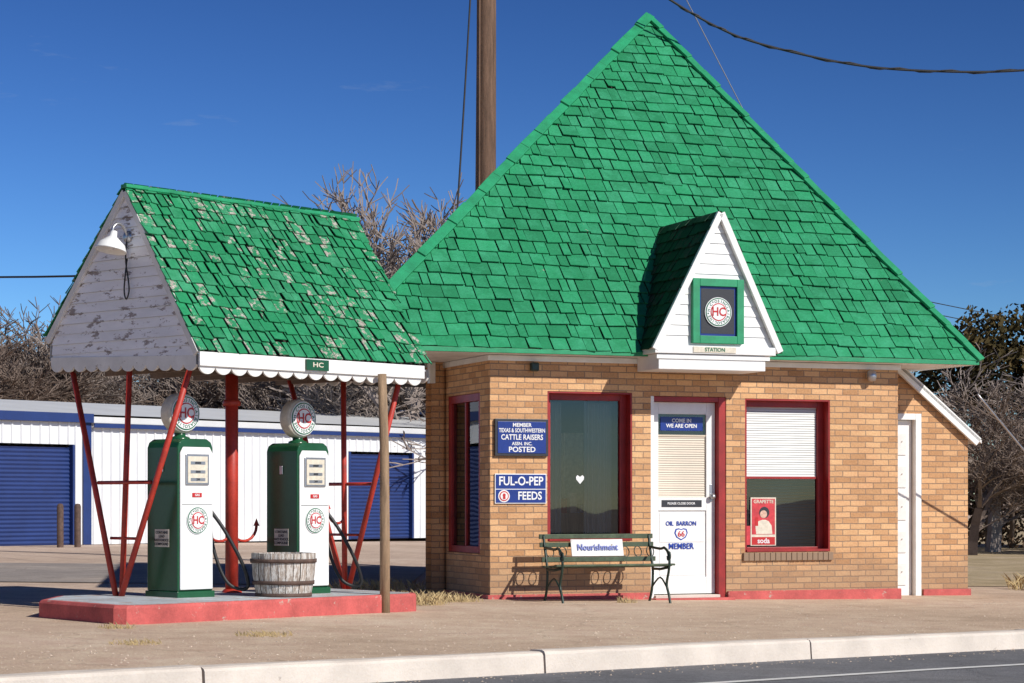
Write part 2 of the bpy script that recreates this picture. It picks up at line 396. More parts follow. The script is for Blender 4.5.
while s<30:
    e=s+2.17
    vs=[];fs=[]
    prof=[(-.035,-.2),(-.02,-.01),(-.008,.008),(.02,.018),(.14,.018),(.155,.01),(.155,-.2)]
    st=[s+.008]+[s+.217*i for i in range(1,10)]+[e-.008]
    dzz=R.uniform(-.006,.006)
    for q in st:
        x,y=curbpt(q); wob=.005*math.sin(q*2.1)+R.uniform(-.003,.003)
        for t,z in prof: vs.append((x+NX*(t+wob),y+NY*(t+wob),gz(x)+z+(dzz+R.uniform(-.003,.002) if z>-.1 else 0)))
    m=len(prof)
    for i in range(len(st)-1):
        for j in range(m-1):
            a=i*m+j; fs.append((a,a+m,a+m+1,a+1))
    fs.append(tuple(range(m))); fs.append(tuple((len(st)-1)*m+j for j in range(m))[::-1])
    mesh('curb_length_%d'%ci,vs,fs,M['concrete'],curb); ci+=1
    s=e
def sheet(name,x0,x1,y0,y1,dz,mat,nx=24,ny=12,sk=0.0):
    vs=[];fs=[]
    for i in range(nx+1):
        for j in range(ny+1):
            x=x0+(x1-x0)*i/nx; y=y0+(y1-y0)*j/ny+sk*(x-x0); vs.append((x,y,gz(x)+dz))
    for i in range(nx):
        for j in range(ny):
            a=i*(ny+1)+j; fs.append((a,a+ny+1,a+ny+2,a+1))
    return mesh(name,vs,fs,mat)
sheet('side_street',-30,-1.3,25.5,33,.010,M['oldasphalt'],40,10,.05)
sheet('grass_field',4.5,90,30,140,.012,M['grassland'],30,20)
rr=random.Random(99);vs=[];fs=[]
for i in range(3200):
    s_=rr.uniform(-6,9); t_=.2+abs(rr.gauss(0,1))*2.4 if rr.random()<.8 else -rr.random()**2*.5
    x,y=curbpt(s_); X=x+NX*t_;Y=y+NY*t_
    r=rr.uniform(.004,.012)*(1.6 if rr.random()<.05 else 1); z=gz(X)+(.005 if t_>0 else -.140); j=len(vs)
    for k in range(4):
        a=k*1.57+rr.random(); vs.append((X+r*math.cos(a),Y+r*math.sin(a),z))
    vs.append((X+rr.uniform(-.3,.3)*r,Y,z+r*rr.uniform(.5,1)))
    for k in range(4): fs.append((j+k,j+(k+1)%4,j+4))
mesh('loose_gravel',vs,fs,M['stone'])

# ---------------------------------------------------------------- filling station building
TH=math.radians(21)
B=empty('filling_station_building',(-.242,24,0),TH)
wallmesh('front_wall',(0,0,0),(1,0,0),(0,-1,0),5.15,2.68,-.3,[(.68,1.71,.64,2.31),(1.94,2.89,-.3,2.28),(3.13,4.24,.50,2.27)],M['brick'],B,.22)
wallmesh('left_wall',(0,1.5,0),(0,-1,0),(-1,0,0),1.5,2.68,-.3,[(.07,1.18,.50,2.30)],M['brick'],B,.22,uoff=.1)
wallmesh('pier_wall',(-.17,1.5,0),(1,0,0),(0,-1,0),.17,2.72,-.3,[],M['brick'],B,.2)
d=Vector((-.17-1.65,1.5-6,0)); LL=d.length; d.normalize()
wallmesh('rear_left_wall',(1.65,6,0),tuple(d),(d.y,-d.x,0),LL,2.72,-.3,[],M['brick'],B,.15)
wallmesh('right_wall',(5.15,0,0),(0,1,0),(1,0,0),6,2.68,-.4,[],M['brick'],B,.15)
wallmesh('back_wall',(5.15,6,0),(-1,0,0),(0,1,0),3.5,2.68,-.4,[],M['brick'],B,.15)
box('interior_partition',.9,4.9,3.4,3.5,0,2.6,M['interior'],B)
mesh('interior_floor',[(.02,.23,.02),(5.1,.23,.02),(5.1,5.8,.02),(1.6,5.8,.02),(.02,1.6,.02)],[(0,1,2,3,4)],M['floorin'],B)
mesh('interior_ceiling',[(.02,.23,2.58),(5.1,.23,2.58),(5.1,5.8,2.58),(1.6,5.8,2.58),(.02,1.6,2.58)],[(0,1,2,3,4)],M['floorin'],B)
box('interior_counter',.6,1.6,.9,1.4,.02,.95,M['postwood'],B,.01)
box('interior_shelf',1.9,2.8,3.1,3.39,.02,1.7,M['postwood'],B,.01)
box('interior_cabinet',1.5,2.0,1.5,1.9,.02,1.9,M['cream'],B,.01)
for i in range(7): box('interior_goods_%d'%i,.75+i*.12,.83+i*.12,.95,1.05,.951,1.05+.07*(i%3),M[('red','cream','bluepaint','greenp')[i%4]],B,.004)
def wingwall():
    pts=lambda u,z:(u,.8,z)
    d0,d1,dt=5.16,5.92,2.15
    top=lambda u: 2.67-(u-5.63)*.79
    v=[pts(d1,-.4),pts(6.63,-.4),pts(6.63,top(6.63)),pts(d1,top(d1)), pts(d0,dt),pts(d1,dt),pts(d1,top(d1)),pts(d0,top(d0)), pts(6.63,-.4),(6.63,5.5,-.4),(6.63,5.5,top(6.63)),pts(6.63,top(6.63)), (d1,.8,-.4),(d1,.8,dt),(d1,.95,dt),(d1,.95,-.4)]
    f=[(0,1,2,3),(4,5,6,7),(8,9,10,11),(12,13,14,15)]
    o=mesh('wing_wall',v,f,M['brick'],B); l=o.data.uv_layers.new(name='UVMap')
    for p in o.data.polygons:
        for li in p.loop_indices:
            c=o.data.vertices[o.data.loops[li].vertex_index].co; l.data[li].uv=(c.x+c.y,c.z)
wingwall()
box('wing_plinth',5.98,6.66,.77,.80,-.4,.0,M['redcurb'],B,.004)
box('wing_plinth_side',6.632,6.66,.802,5.5,-.4,.0,M['redcurb'],B,.004)
box('wing_door_leaf',5.2,5.86,.86,.90,-.1,2.08,M['white'],B,.003)
for i in range(5):
    z0=.05+i*.40
    box('wing_door_panel_%d'%i,5.30,5.78,.847,.859,z0,z0+.27,M['white_dirty'],B,.006)
box('wing_door_frame_right',5.87,5.95,.775,.90,-.1,2.16,M['white'],B,.003)
box('wing_door_frame_top',5.16,5.868,.775,.90,2.085,2.16,M['white'],B,.003)
beam('lean_to_rake_board',(5.45,.74,2.84),(6.74,.74,1.82),.04,.11,M['white'],B)
mesh('lean_to_roof',[(5.3,.72,3.00),(6.78,.72,1.84),(6.78,5.6,1.84),(5.3,5.6,3.00),(5.3,.72,2.96),(6.78,.72,1.80),(6.78,5.6,1.80),(5.3,5.6,2.96)],BF,M['white_dirty'],B)
for a,b in ((-.03,1.93),(2.90,5.18)):
    box('plinth',a,b,-.035,-.001,-.4,.055,M['redcurb'],B,.005)
box('plinth_left',-.035,-.001,-.033,1.47,-.3,.055,M['redcurb'],B,.005)
box('door_step',1.92,2.92,-.18,-.037,-.2,-.01,M['redcurb'],B,.01)
def window(nm,u0,u1,z0,z1,fw=.09,v0=.13,v1=.20,gt=None):
    m=M['red']
    box(nm+'_frame_left',u0+.001,u0+fw,v0,v1,z0+.001,z1-.001,m,B,.004)
    box(nm+'_frame_right',u1-fw,u1-.001,v0,v1,z0+.001,z1-.001,m,B,.004)
    box(nm+'_frame_top',u0+fw+.001,u1-fw-.001,v0,v1,z1-fw,z1-.002,m,B,.004)
    box(nm+'_frame_bottom',u0+fw+.001,u1-fw-.001,v0,v1,z0+.002,z0+fw*.6,m,B,.004)
    box(nm+'_lining_right',u1-.018,u1-.002,.004,v0-.002,z0+.004,z1-.004,m,B)
    box(nm+'_lining_left',u0+.002,u0+.018,.004,v0-.002,z0+.004,z1-.004,m,B)
    box(nm+'_lining_top',u0+.02,u1-.02,.004,v0-.002,z1-.02,z1-.004,m,B)
    box(nm+'_lining_sill',u0+.02,u1-.02,-.01,v0-.002,z0+.003,z0+.03,m,B)
    g=gt if gt else z1-fw
    mesh(nm+'_glass',[(u0+fw,.167,z0+fw*.6),(u1-fw,.167,z0+fw*.6),(u1-fw,.167,g),(u0+fw,.167,g)],[(0,1,2,3)],M['glass'],B)
window('window_a',.68,1.71,.64,2.31)
window('window_b',3.13,4.24,.50,2.27,gt=1.36)
for i in range(17):
    box('window_b_sill_brick_%d'%i,3.10+i*.069,3.163+i*.069,-.03-R.uniform(0,.004),-.002,.40,.492,M['brick'],B,.004)
m=M['red']
box('side_window_frame_front',.02,.09,.33,.42,.502,2.298,m,B,.004)
box('side_window_frame_back',.02,.09,1.34,1.428,.502,2.298,m,B,.004)
box('side_window_frame_top',.02,.09,.422,1.338,2.21,2.298,m,B,.004)
box('side_window_frame_bottom',.02,.09,.422,1.338,.502,.58,m,B,.004)
box('side_window_mullion',.03,.08,.86,.90,.582,2.208,m,B,.003)
mesh('side_window_glass',[(.055,1.34,.58),(.055,.42,.58),(.055,.42,2.21),(.055,1.34,2.21)],[(0,1,2,3)],M['glass'],B)
def blind(nm,u0,u1,z0,z1,v,mat,sp=.028,tilt=.004):
    vs=[];fs=[];z=z0;k=0
    while z<z1:
        i=len(vs); w=.0015*math.sin(k*1.7)
        vs+=[(u0,v-tilt,z+w),(u1,v-tilt,z-w),(u1,v+tilt,z+sp*.9-w),(u0,v+tilt,z+sp*.9+w)]; fs.append((i,i+1,i+2,i+3)); z+=sp;k+=1
    mesh(nm,vs,fs,mat,B)
blind('window_b_blind',3.22,4.15,1.375,2.17,.172,M['blind'])
box('window_b_meeting_rail',3.221,4.149,.155,.195,1.345,1.374,M['red'],B,.003)
blind('window_b_rear_blind',3.22,4.6,.56,1.50,.55,M['interior'],.035,.008)
box('window_b_inner_ledge',3.22,4.15,.23,.40,.52,.55,M['white'],B,.004)
box('poster_backing',3.28,3.61,.150,.155,.57,1.13,M['cream'],B)
box('poster_picture',3.295,3.595,.1475,.1495,.70,1.115,M['poster'],B)
box('poster_banner',3.295,3.595,.1475,.1495,.58,.67,M['txtred'],B)
text('poster_line','soda',.085,(3.445,.1455,.625),M['txtwhite'],B)
text('poster_title','GRAPETTE',.055,(3.445,.1455,1.08),M['cream'],B)
bodyp=[(-.10,.0),(.11,.0),(.10,.10),(.06,.15),(.02,.165),(-.02,.165),(-.07,.15),(-.11,.09)]
mesh('poster_figure',[(3.45+x,.1463,.705+z) for x,z in bodyp],[tuple(range(8))],M['cream'],B)
disc('poster_hair',.066,(3.455,.1462,.955),M['txtdark'],B,t=.0006)
disc('poster_face',.045,(3.445,.1453,.935),M['skin'],B,t=.0006)
box('poster_glass_of_soda',3.335,3.375,.1445,.1455,.80,.90,M['txtred'],B)
box('poster_small',3.225,3.275,.150,.153,.58,.80,M['poster'],B)
hp=[(0,-.05),(.045,0),(.05,.03),(.03,.05),(0,.03),(-.03,.05),(-.05,.03),(-.045,0)]
mesh('window_a_sticker',[(1.14+x,.160,1.33+z) for x,z in hp]+[(1.14,.160,1.33)],[(i,(i+1)%8,8) for i in range(8)],M['txtwhite'],B)
box('window_a_mullion',1.195,1.235,.180,.20,.70,2.215,M['txtdark'],B,.003)
vs=[];fs=[]
for i in range(25):
    u=1.30+i*.013; vs+=[(u,.33+.015*math.sin(i*1.1),.72),(u,.33+.012*math.sin(i*1.1),2.2)]
    if i: a=2*i; fs.append((a-2,a,a+1,a-1))
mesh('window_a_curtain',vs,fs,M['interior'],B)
vs=[];fs=[]
for i in range(16):
    u=.80+i*.012; vs+=[(u,.32+.015*math.sin(i*1.3),.72),(u,.32+.012*math.sin(i*1.3),2.2)]
    if i: a=2*i; fs.append((a-2,a,a+1,a-1))
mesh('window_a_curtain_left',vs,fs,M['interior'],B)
# front door
box('door_frame_left',1.942,1.985,.01,.20,-.02,2.278,M['white'],B,.003)
box('door_frame_right',2.80,2.888,.01,.20,-.02,2.278,M['red'],B,.004)
box('door_frame_top',1.986,2.798,.012,.20,2.22,2.276,M['red'],B,.003)
box('door_threshold',1.99,2.80,-.03,.20,-.03,.02,M['concrete'],B,.004)
D0,D1=1.99,2.795
box('door_stile_left',D0,D0+.09,.10,.145,.03,2.215,M['white'],B,.003)
box('door_stile_right',D1-.11,D1,.10,.145,.03,2.215,M['white'],B,.003)
box('door_rail_top',D0+.091,D1-.111,.10,.145,2.08,2.215,M['white'],B,.003)
box('door_rail_mid',D0+.091,D1-.111,.10,.145,.98,1.13,M['white'],B,.003)
box('door_rail_bottom',D0+.091,D1-.111,.10,.145,.03,.22,M['white'],B,.003)
box('door_lower_panel',D0+.091,D1-.111,.118,.132,.22,.98,M['white'],B)
for z in (.24,.62): 
    box('door_panel_mould_%d'%int(z*100),D0+.11,D1-.13,.112,.117,z,z+.34,M['white'],B,.004)
mesh('door_glass',[(D0+.091,.118,1.84),(D1-.111,.118,1.84),(D1-.111,.118,2.08),(D0+.091,.118,2.08)],[(0,1,2,3)],M['glass'],B)
blind('door_blind',D0+.091,D1-.111,1.132,1.83,.124,M['blindtan'],.026)
box('door_blind_rail',D0+.091,D1-.111,.112,.130,1.825,1.845,M['blindtan'],B,.002)
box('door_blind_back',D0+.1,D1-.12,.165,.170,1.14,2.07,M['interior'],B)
box('door_notice',D0+.12,D1-.15,.108,.112,1.89,2.05,M['bluepaint'],B,.002)
text('door_notice_text','COME IN\nWE ARE OPEN',.06,(2.375,.105,1.975),M['txtwhite'],B)
box('door_push_plate',D0+.13,D1-.17,.094,.099,1.02,1.10,M['txtdark'],B,.002)
text('door_push_text','PLEASE CLOSE DOOR',.036,(2.365,.091,1.06),M['txtwhite'],B)
lathe('door_knob',[(.0001,.0),(.012,.0),(.012,.03),(.03,.04),(.034,.055),(.025,.072),(.0001,.078)],M['steel'],B,(D1-.05,.10,1.14),16,(math.pi/2,0,0))
box('door_lock_plate',D1-.07,D1-.03,.096,.0995,1.08,1.28,M['steel'],B,.002)
text('door_lettering_top','OIL  BARRON',.07,(2.37,.106,.83),M['txtblue'],B,sx=.9)
sh=[(-.07,.08),(-.03,.09),(0,.075),(.03,.09),(.07,.08),(.085,.02),(.06,-.05),(0,-.095),(-.06,-.05),(-.085,.02)]
mesh('door_shield',[(2.37+x,.109,.71+z*.75) for x,z in sh]+[(2.37,.109,.71)],[(i,(i+1)%10,10) for i in range(10)],M['txtblue'],B)
mesh('door_shield_inner',[(2.37+x*.8,.1075,.71+z*.6) for x,z in sh]+[(2.37,.1075,.71)],[(i,(i+1)%10,10) for i in range(10)],M['txtwhite'],B)
text('door_shield_text','66',.09,(2.37,.105,.71),M['txtred'],B)
text('door_lettering_member','MEMBER',.095,(2.37,.106,.57),M['txtblue'],B,sx=.9)
def wsign(name):
    return empty(name,(-.242,24,0),TH)
S1=wsign('livestock_association_sign')
box('frame',.045,.675,-.04,-.003,1.585,1.995,M['txtdark'],S1,.004)
box('panel',.075,.645,-.046,-.041,1.615,1.965,M['bluepaint'],S1,.002)
text('line_1','MEMBER',.06,(.36,-.049,1.925),M['txtwhite'],S1)
text('line_2','TEXAS & SOUTHWESTERN',.062,(.36,-.049,1.865),M['txtwhite'],S1,sx=.74)
text('line_3','CATTLE RAISERS',.082,(.36,-.049,1.79),M['txtwhite'],S1,sx=.82)
text('line_4','ASSN. INC.',.05,(.36,-.049,1.72),M['txtwhite'],S1)
text('line_5','POSTED',.08,(.36,-.049,1.655),M['txtwhite'],S1,sx=1.1)
S2=wsign('feed_sign')
box('panel',.05,.66,-.022,-.003,1.06,1.39,M['txtwhite'],S2,.003)
box('panel_blue_upper',.06,.65,-.025,-.0225,1.225,1.38,M['bluepaint'],S2)
text('line_1','FUL-O-PEP',.135,(.355,-.028,1.305),M['txtwhite'],S2,sx=.84)
box('panel_blue_lower',.06,.65,-.025,-.0225,1.07,1.215,M['bluepaint'],S2)
text('line_2','FEEDS',.125,(.46,-.028,1.143),M['txtwhite'],S2,sx=.86)
disc('round_logo',.068,(.155,-.0255,1.143),M['txtwhite'],S2,t=.002)
disc('round_logo_red',.055,(.155,-.028,1.143),M['txtred'],S2,t=.002)
disc('round_logo_inner',.043,(.155,-.0305,1.143),M['txtwhite'],S2,t=.002)
disc('round_logo_head',.018,(.155,-.033,1.155),M['txtred'],S2,t=.002,seg=12)
box('round_logo_body',.140,.170,-.035,-.033,1.11,1.14,M['txtred'],S2)
# eaves
mesh('soffit',[(-1.7,-.28,2.70),(6.05,-.28,2.70),(6.05,1.5,2.70),(-1.15,1.5,2.70)],[(0,1,2,3)],M['white_dirty'],B)
box('frieze_board',-.03,5.18,-.025,-.001,2.635,2.695,M['white'],B,.003)
box('frieze_board_left',-.027,-.001,0,1.5,2.635,2.695,M['white_dirty'],B,.003)
box('corner_post_trim',-.22,-.15,1.40,1.49,2.45,2.69,M['white_dirty'],B,.004)
box('eave_light',.45,.55,-.10,-.03,2.52,2.62,M['iron'],B,.02)
lathe('eave_light_right',[(.0001,.08),(.05,.06),(.06,0),(.045,-.05),(.0001,-.06)],M['steel'],B,(4.75,-.08,2.55),16)
A=Vector((-1.84,-.3,2.735));Br=Vector((6.09,-.3,2.735));P=Vector((3.5,3.5,7.40)); C1=Vector((.5,7,2.735));C2=Vector((6.09,7,2.735))
e2=P-Vector((3.5,-.3,2.735)); sl=e2.length; e2.normalize(); nrm=Vector((1,0,0)).cross(e2)
dn=Vector((0,0,-.03))
mesh('roof_deck',[A+dn,Br+dn,P+dn,C1+dn,C2+dn],[(0,1,2),(1,4,2),(4,3,2),(3,0,2),(0,3,4,1)],M['darkwood'],B)
shingles('roof_shingles_front',A,(1,0,0),e2,[(0,0),(7.93,0),(5.34,sl)],.187,M['shingle'],B,.09,.26,3,.030,.016,.008,bare=.015)
def slope(nm,O,Q,ap,ex,seed,mat,par):
    O=Vector(O);Q=Vector(Q);ap=Vector(ap);e=(Q-O).normalized();t=(ap-O);u=(t-e*t.dot(e));L=u.length
    shingles(nm,O,e,u,[(0,0),((Q-O).length,0),(t.dot(e),L)],ex,mat,par,.16,.34,seed,.03,.014,.007,bare=.03)
slope('roof_shingles_right',Br,C2,P,.22,11,M['shingle'],B)
slope('roof_shingles_back',C2,C1,P,.22,12,M['shingle'],B)
slope('roof_shingles_left',C1,A,P,.22,13,M['shingle'],B)
off=nrm*.045
def hip(nm,a,b,w=.10,h=.035):
    a=Vector(a);b=Vector(b);n=22;d=(b-a)/n
    for i in range(n):
        p=a+d*i;q=a+d*(i+1.08 if i<n-1 else i+1.0); k=.008*(i%2)
        beam('%s_%d'%(nm,i),p+nrm*(.0+k)+Vector((0,0,R.uniform(-.008,.008))),q+nrm*(-.012+k)+Vector((0,0,R.uniform(-.008,.008))),w*R.uniform(.92,1.08),h,M['greenp'],B,up=tuple(nrm),b=.004)
hip('ridge_cap_left',A+off,P+off+Vector((.02,0,.0)),.12)
hip('ridge_cap_right',Br+off,P+off+Vector((-.02,0,.0)),.09)
beam('eave_board_front',A+Vector((.02,.0,-.01)),Br+Vector((-.02,0,-.01)),.03,.05,M['greenp'],B,b=.003)
# dormer
box('dormer_box_upper',1.70,3.19,-.64,-.2,2.72,2.81,M['white'],B,.004)
box('dormer_box_lower',1.76,3.08,-.60,-.026,2.545,2.718,M['white'],B,.006)
box('dormer_box_moulding',1.73,3.13,-.615,-.601,2.66,2.712,M['white'],B,.004)
shingles('dormer_siding',(1.77,-.57,2.81),(1,0,0),(0,0,1),[(0,0),(1.42,0),(.74,1.44)],.115,M['white'],B,9,9,5,.018,0,0,bare=0)
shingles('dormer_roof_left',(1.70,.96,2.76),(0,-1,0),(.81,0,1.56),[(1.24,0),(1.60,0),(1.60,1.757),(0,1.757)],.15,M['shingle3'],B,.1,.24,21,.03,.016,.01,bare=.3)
shingles('dormer_roof_right',(3.26,-.64,2.76),(0,1,0),(-.75,0,1.56),[(0,0),(.36,0),(1.60,1.73),(0,1.73)],.15,M['shingle2'],B,.1,.24,22,.025,.012,.006,bare=.1)
mesh('dormer_roof_deck',[(1.71,-.635,2.745),(2.51,-.635,4.30),(2.51,.98,4.30),(1.71,-.27,2.745),(3.25,-.635,2.745),(3.25,-.27,2.745)],[(0,1,2,3),(1,4,5,2)],M['darkwood'],B)
mesh('dormer_cheeks',[(1.77,-.57,2.8),(1.77,-.1,2.8),(1.77,-.1,2.90),(1.77,-.57,2.90),(3.16,-.57,2.8),(3.16,-.1,2.8),(3.16,-.1,2.92),(3.16,-.57,2.92)],[(0,1,2,3),(4,5,6,7)],M['white'],B)
beam('dormer_rake_left',(1.70,-.62,2.76),(2.505,-.62,4.295),.05,.075,M['white'],B,b=.004)
beam('dormer_rake_right',(3.25,-.62,2.76),(2.515,-.62,4.295),.05,.075,M['white'],B,b=.004)
a0,a1,b0,b1=2.16,2.79,2.84,3.56
for nm,x0,x1,z0,z1 in (('left',a0,a0+.085,b0,b1),('right',a1-.085,a1,b0,b1),('bottom',a0+.086,a1-.086,b0,b0+.085),('top',a0+.086,a1-.086,b1-.085,b1)):
    box('dormer_window_frame_'+nm,x0,x1,-.645,-.585,z0,z1,M['greenp'],B,.004)
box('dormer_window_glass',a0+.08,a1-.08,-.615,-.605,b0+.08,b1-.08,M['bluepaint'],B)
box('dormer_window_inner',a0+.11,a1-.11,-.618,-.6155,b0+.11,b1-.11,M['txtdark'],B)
roundel('dormer_roundel',.165,((a0+a1)/2,-.625,3.19),B,'HC')
box('dormer_name_plate',2.16,2.69,-.650,-.642,2.735,2.80,M['cream'],B,.002)
text('dormer_name_text','STATION',.06,(2.425,-.652,2.767),M['txtgreen'],B)

# ---------------------------------------------------------------- bench
BE=empty('park_bench',(-.242,24,-.02),TH)
def benchend(nm,u):
    f=-.86;b=-.42
    tube(nm+'_front_leg',spline([(u,f-.05,-.03),(u,f-.01,.08),(u,f+.05,.20),(u,f,.34),(u,f-.02,.46),(u,f+.03,.56),(u,f+.12,.60)],4),.015,M['iron'],BE,8)
    tube(nm+'_arm',spline([(u,f+.12,.60),(u,f+.22,.585),(u,b+.03,.60)],4),.015,M['iron'],BE,8)
    tube(nm+'_arm_scroll',spline([(u,f+.03,.56),(u,f-.03,.54),(u,f-.03,.48),(u,f+.02,.47),(u,f+.03,.51)],4),.012,M['iron'],BE,8)
    tube(nm+'_rear_leg',spline([(u,b+.08,-.03),(u,b+.0,.12),(u,b-.03,.30),(u,b-.01,.42),(u,b+.05,.60),(u,b+.09,.74)],4),.015,M['iron'],BE,8)
    tube(nm+'_seat_rail',[(u,f+.01,.385),(u,(f+b)/2,.36),(u,b-.02,.36)],.015,M['iron'],BE,8)
    tube(nm+'_brace',spline([(u,f+.04,.16),(u,(f+b)/2,.27),(u,b-.01,.16)],4),.010,M['iron'],BE,8)
benchend('end_a',.50);benchend('end_b',1.76)
for i,(v,z) in enumerate(((-.85,.405),(-.765,.395),(-.68,.388),(-.595,.385),(-.51,.385))):
    box('seat_slat_%d'%i,.43,1.83,v-.033,v+.033,z,z+.022,M['slat'],BE,.004)
for i,(v,z) in enumerate(((-.405,.47),(-.345,.63),(-.325,.72))):
    box('back_slat_%d'%i,.45,1.81,v-.011,v+.011,z-.026,z+.026,M['slat'],BE,.004)
for k in range(9):
    u=.56+k*.15
    if .78<u<1.44: continue
    tube('back_scroll_%d'%k,[(u+.045*math.cos(a*.63),-.375+.018*math.sin(a*.63),.55+.06*math.sin(a*.63)) for a in range(11)],.006,M['iron'],BE,6)
bs=box('back_sign',.80,1.42,-.402,-.392,.50,.69,M['white_dirty'],BE,.003,rot=(math.radians(-14),0,0))
t=text('back_sign_text','Nourishment',.10,(1.11,-.412,.60),M['txtblue'],BE,sx=.9); t.rotation_euler=(math.radians(76),0,0)

# ---------------------------------------------------------------- canopy frame
TC=math.radians(48); CO=(-2.775,19.3,0)
C=empty('pump_canopy',CO,TC)
f2=Vector((0,1.03,1.54)); fl=f2.length
Oe=Vector((-.05,-.04,2.42))
shingles('canopy_shingles_front',Oe,(1,0,0),f2,[(0,0),(2.95,0),(2.93,fl),(0,fl)],.128,M['shingle2'],C,.06,.17,31,.026,.020,.012,bare=.30)
g2=Vector((0,-1.23,1.35)); gl=g2.length
shingles('canopy_shingles_back',(2.90,2.20,2.64),(-1,0,0),g2,[(0,0),(2.95,0),(2.95,gl),(0,gl)],.13,M['shingle2'],C,.09,.22,32,.022,.014,.008,bare=.26)
mesh('canopy_deck',[(-.045,-.03,2.40),(2.88,-.03,2.40),(2.88,.99,3.94),(-.045,.99,3.94),(-.045,2.19,2.62),(2.88,2.19,2.62)],[(0,1,2,3),(3,2,5,4)],M['darkwood'],C)
mesh('canopy_ceiling',[(0,0,2.36),(2.86,0,2.36),(2.86,2.12,2.44),(0,2.12,2.44)],[(0,1,2,3)],M['soffit'],C)
for i in range(6):
    a=.04+i*.55; box('ceiling_joist_%d'%i,a,a+.045,.02,2.1,2.30,2.355,M['soffit'],C)
for i in range(12):
    a=i*.245-.05; beam('canopy_ridge_cap_%d'%i,(a,.99,3.965+R.uniform(-.006,.006)-a*.008),(a+.26,.99,3.962+R.uniform(-.006,.006)-a*.008),.09,.035,M['greenp'],C,b=.008)
shingles('gable_siding',(0,2.12,2.38),(0,-1,0),(0,0,1),[(0,0),(2.12,0),(2.12,.05),(1.13,1.53),(0,.25)],.093,M['white_peel'],C,9,9,8,.02,0,0,bare=0)
shingles('gable_siding_far',(2.86,0.0,2.36),(0,1,0),(0,0,1),[(0,0),(2.12,0),(2.12,.25),(.99,1.55),(0,.05)],.093,M['white_peel'],C,9,9,9,.02,0,0,bare=0)
beam('rake_board_near_right',(-.03,-.02,2.395),(-.03,.985,3.915),.03,.06,M['white_dirty'],C,b=.003)
beam('rake_board_near_left',(-.03,2.17,2.60),(-.03,1.0,3.915),.03,.06,M['white_dirty'],C,b=.003)
def scallop(nm,p,q,ztop0,ztop1,zb0,zb1,n,dep,th,mat):
    p=Vector((p[0],p[1],0));q=Vector((q[0],q[1],0));d=(q-p);L=d.length;dd=d.normalized();nn=Vector((dd.y,-dd.x,0))
    vs=[];fs=[];K=10;m=n*K
    for i in range(m+1):
        f=i/m; x=p+d*f; ph=(i%K)/K; s=math.sin(math.pi*ph)**.6 if 0<ph<1 else 0
        zt=ztop0+(ztop1-ztop0)*f; zb=zb0+(zb1-zb0)*f-dep*s
        vs+=[x+Vector((0,0,zt)),x+Vector((0,0,zb)),x+nn*th+Vector((0,0,zt)),x+nn*th+Vector((0,0,zb))]
    for i in range(m):
        a=4*i;b=a+4; fs+=[(a,b,b+1,a+1),(a+2,a+3,b+3,b+2),(a+1,b+1,b+3,a+3),(a,a+2,b+2,b)]
    mesh(nm,vs,fs,mat,C)
scallop('front_valance',(-.02,-.02),(2.78,-.02),2.34,2.34,2.275,2.275,15,.06,.020,M['white_dirty'])
box('front_fascia',-.03,2.80,-.065,-.042,2.285,2.41,M['white'],C,.003)
scallop('gable_valance',(-.02,2.13),(-.02,.0),2.45,2.38,2.365,2.30,12,.055,-.025,M['white_dirty'])
scallop('far_valance',(2.88,-.02),(2.88,2.13),2.38,2.43,2.30,2.335,12,.055,.025,M['white_dirty'])
scallop('rear_valance',(2.8,2.15),(0,2.15),2.58,2.58,2.42,2.42,15,.06,.025,M['white_dirty'])
box('valance_badge',1.22,1.50,-.09,-.066,2.30,2.40,M['pumpgreen'],C,.003)
text('valance_badge_text','HC',.06,(1.36,-.093,2.35),M['cream'],C,sx=1.6)
zb=.20
def rod(nm,p,q,r=.028): tube(nm,[p,q],r,M['redpole'],C,10)
rod('strut_near_back',(-.10,1.03,zb),(.05,1.92,2.42));rod('strut_near_mid',(-.06,1.0,zb),(.03,1.0,2.40));rod('strut_near_front',(-.10,.97,zb),(.02,.10,2.34))
rod('strut_far_back',(2.76,1.03,zb),(2.80,1.92,2.42));rod('strut_far_mid',(2.74,1.0,zb),(2.72,1.0,2.40));rod('strut_far_front',(2.76,.97,zb),(2.64,.10,2.34))
tube('centre_post',[(1.25,1.0,.15),(1.25,1.0,2.38)],.062,M['redpole'],C,16)
lathe('centre_post_collar',[(.062,0),(.085,0),(.085,.04),(.07,.06),(.062,.06)],M['redpole'],C,(1.25,1.0,2.0),16)
lathe('centre_post_collar_low',[(.10,0),(.10,.03),(.07,.06),(.062,.06)],M['redpole'],C,(1.25,1.0,.19),16)
for nm,a in (('near',-.03),('far',2.74)):
    rod('tie_'+nm,(a-.01,.60,1.26),(a+.01,1.40,1.26),.018)
    rod('tie_low_'+nm,(a-.02,.78,.75),(a,1.2,.75),.014)
def hook(nm,a,b,z,da):
    pts=[]
    for i in range(11):
        an=math.pi*i/10; pts.append((a+da*(.16-.16*math.cos(an))*.95,b,z-.13*math.sin(an)+.03*(i/10)))
    tube(nm,pts,.014,M['redpole'],C,8)
    lathe(nm+'_tip',[(.03,0),(.0001,.075)],M['redpole'],C,(pts[-1][0],b,pts[-1][2]),8)
hook('hook_a',1.25,.99,.82,1);hook('hook_b',1.25,1.01,.82,-1)
hook('hook_c',2.74,.99,.98,-.8)
LM=empty('gooseneck_lamp',CO,TC)
tube('arm',spline([(-.02,.96,3.50),(-.08,.96,3.59),(-.14,.96,3.61),(-.19,.96,3.57),(-.20,.96,3.50)],4),.014,M['steel'],LM,8)
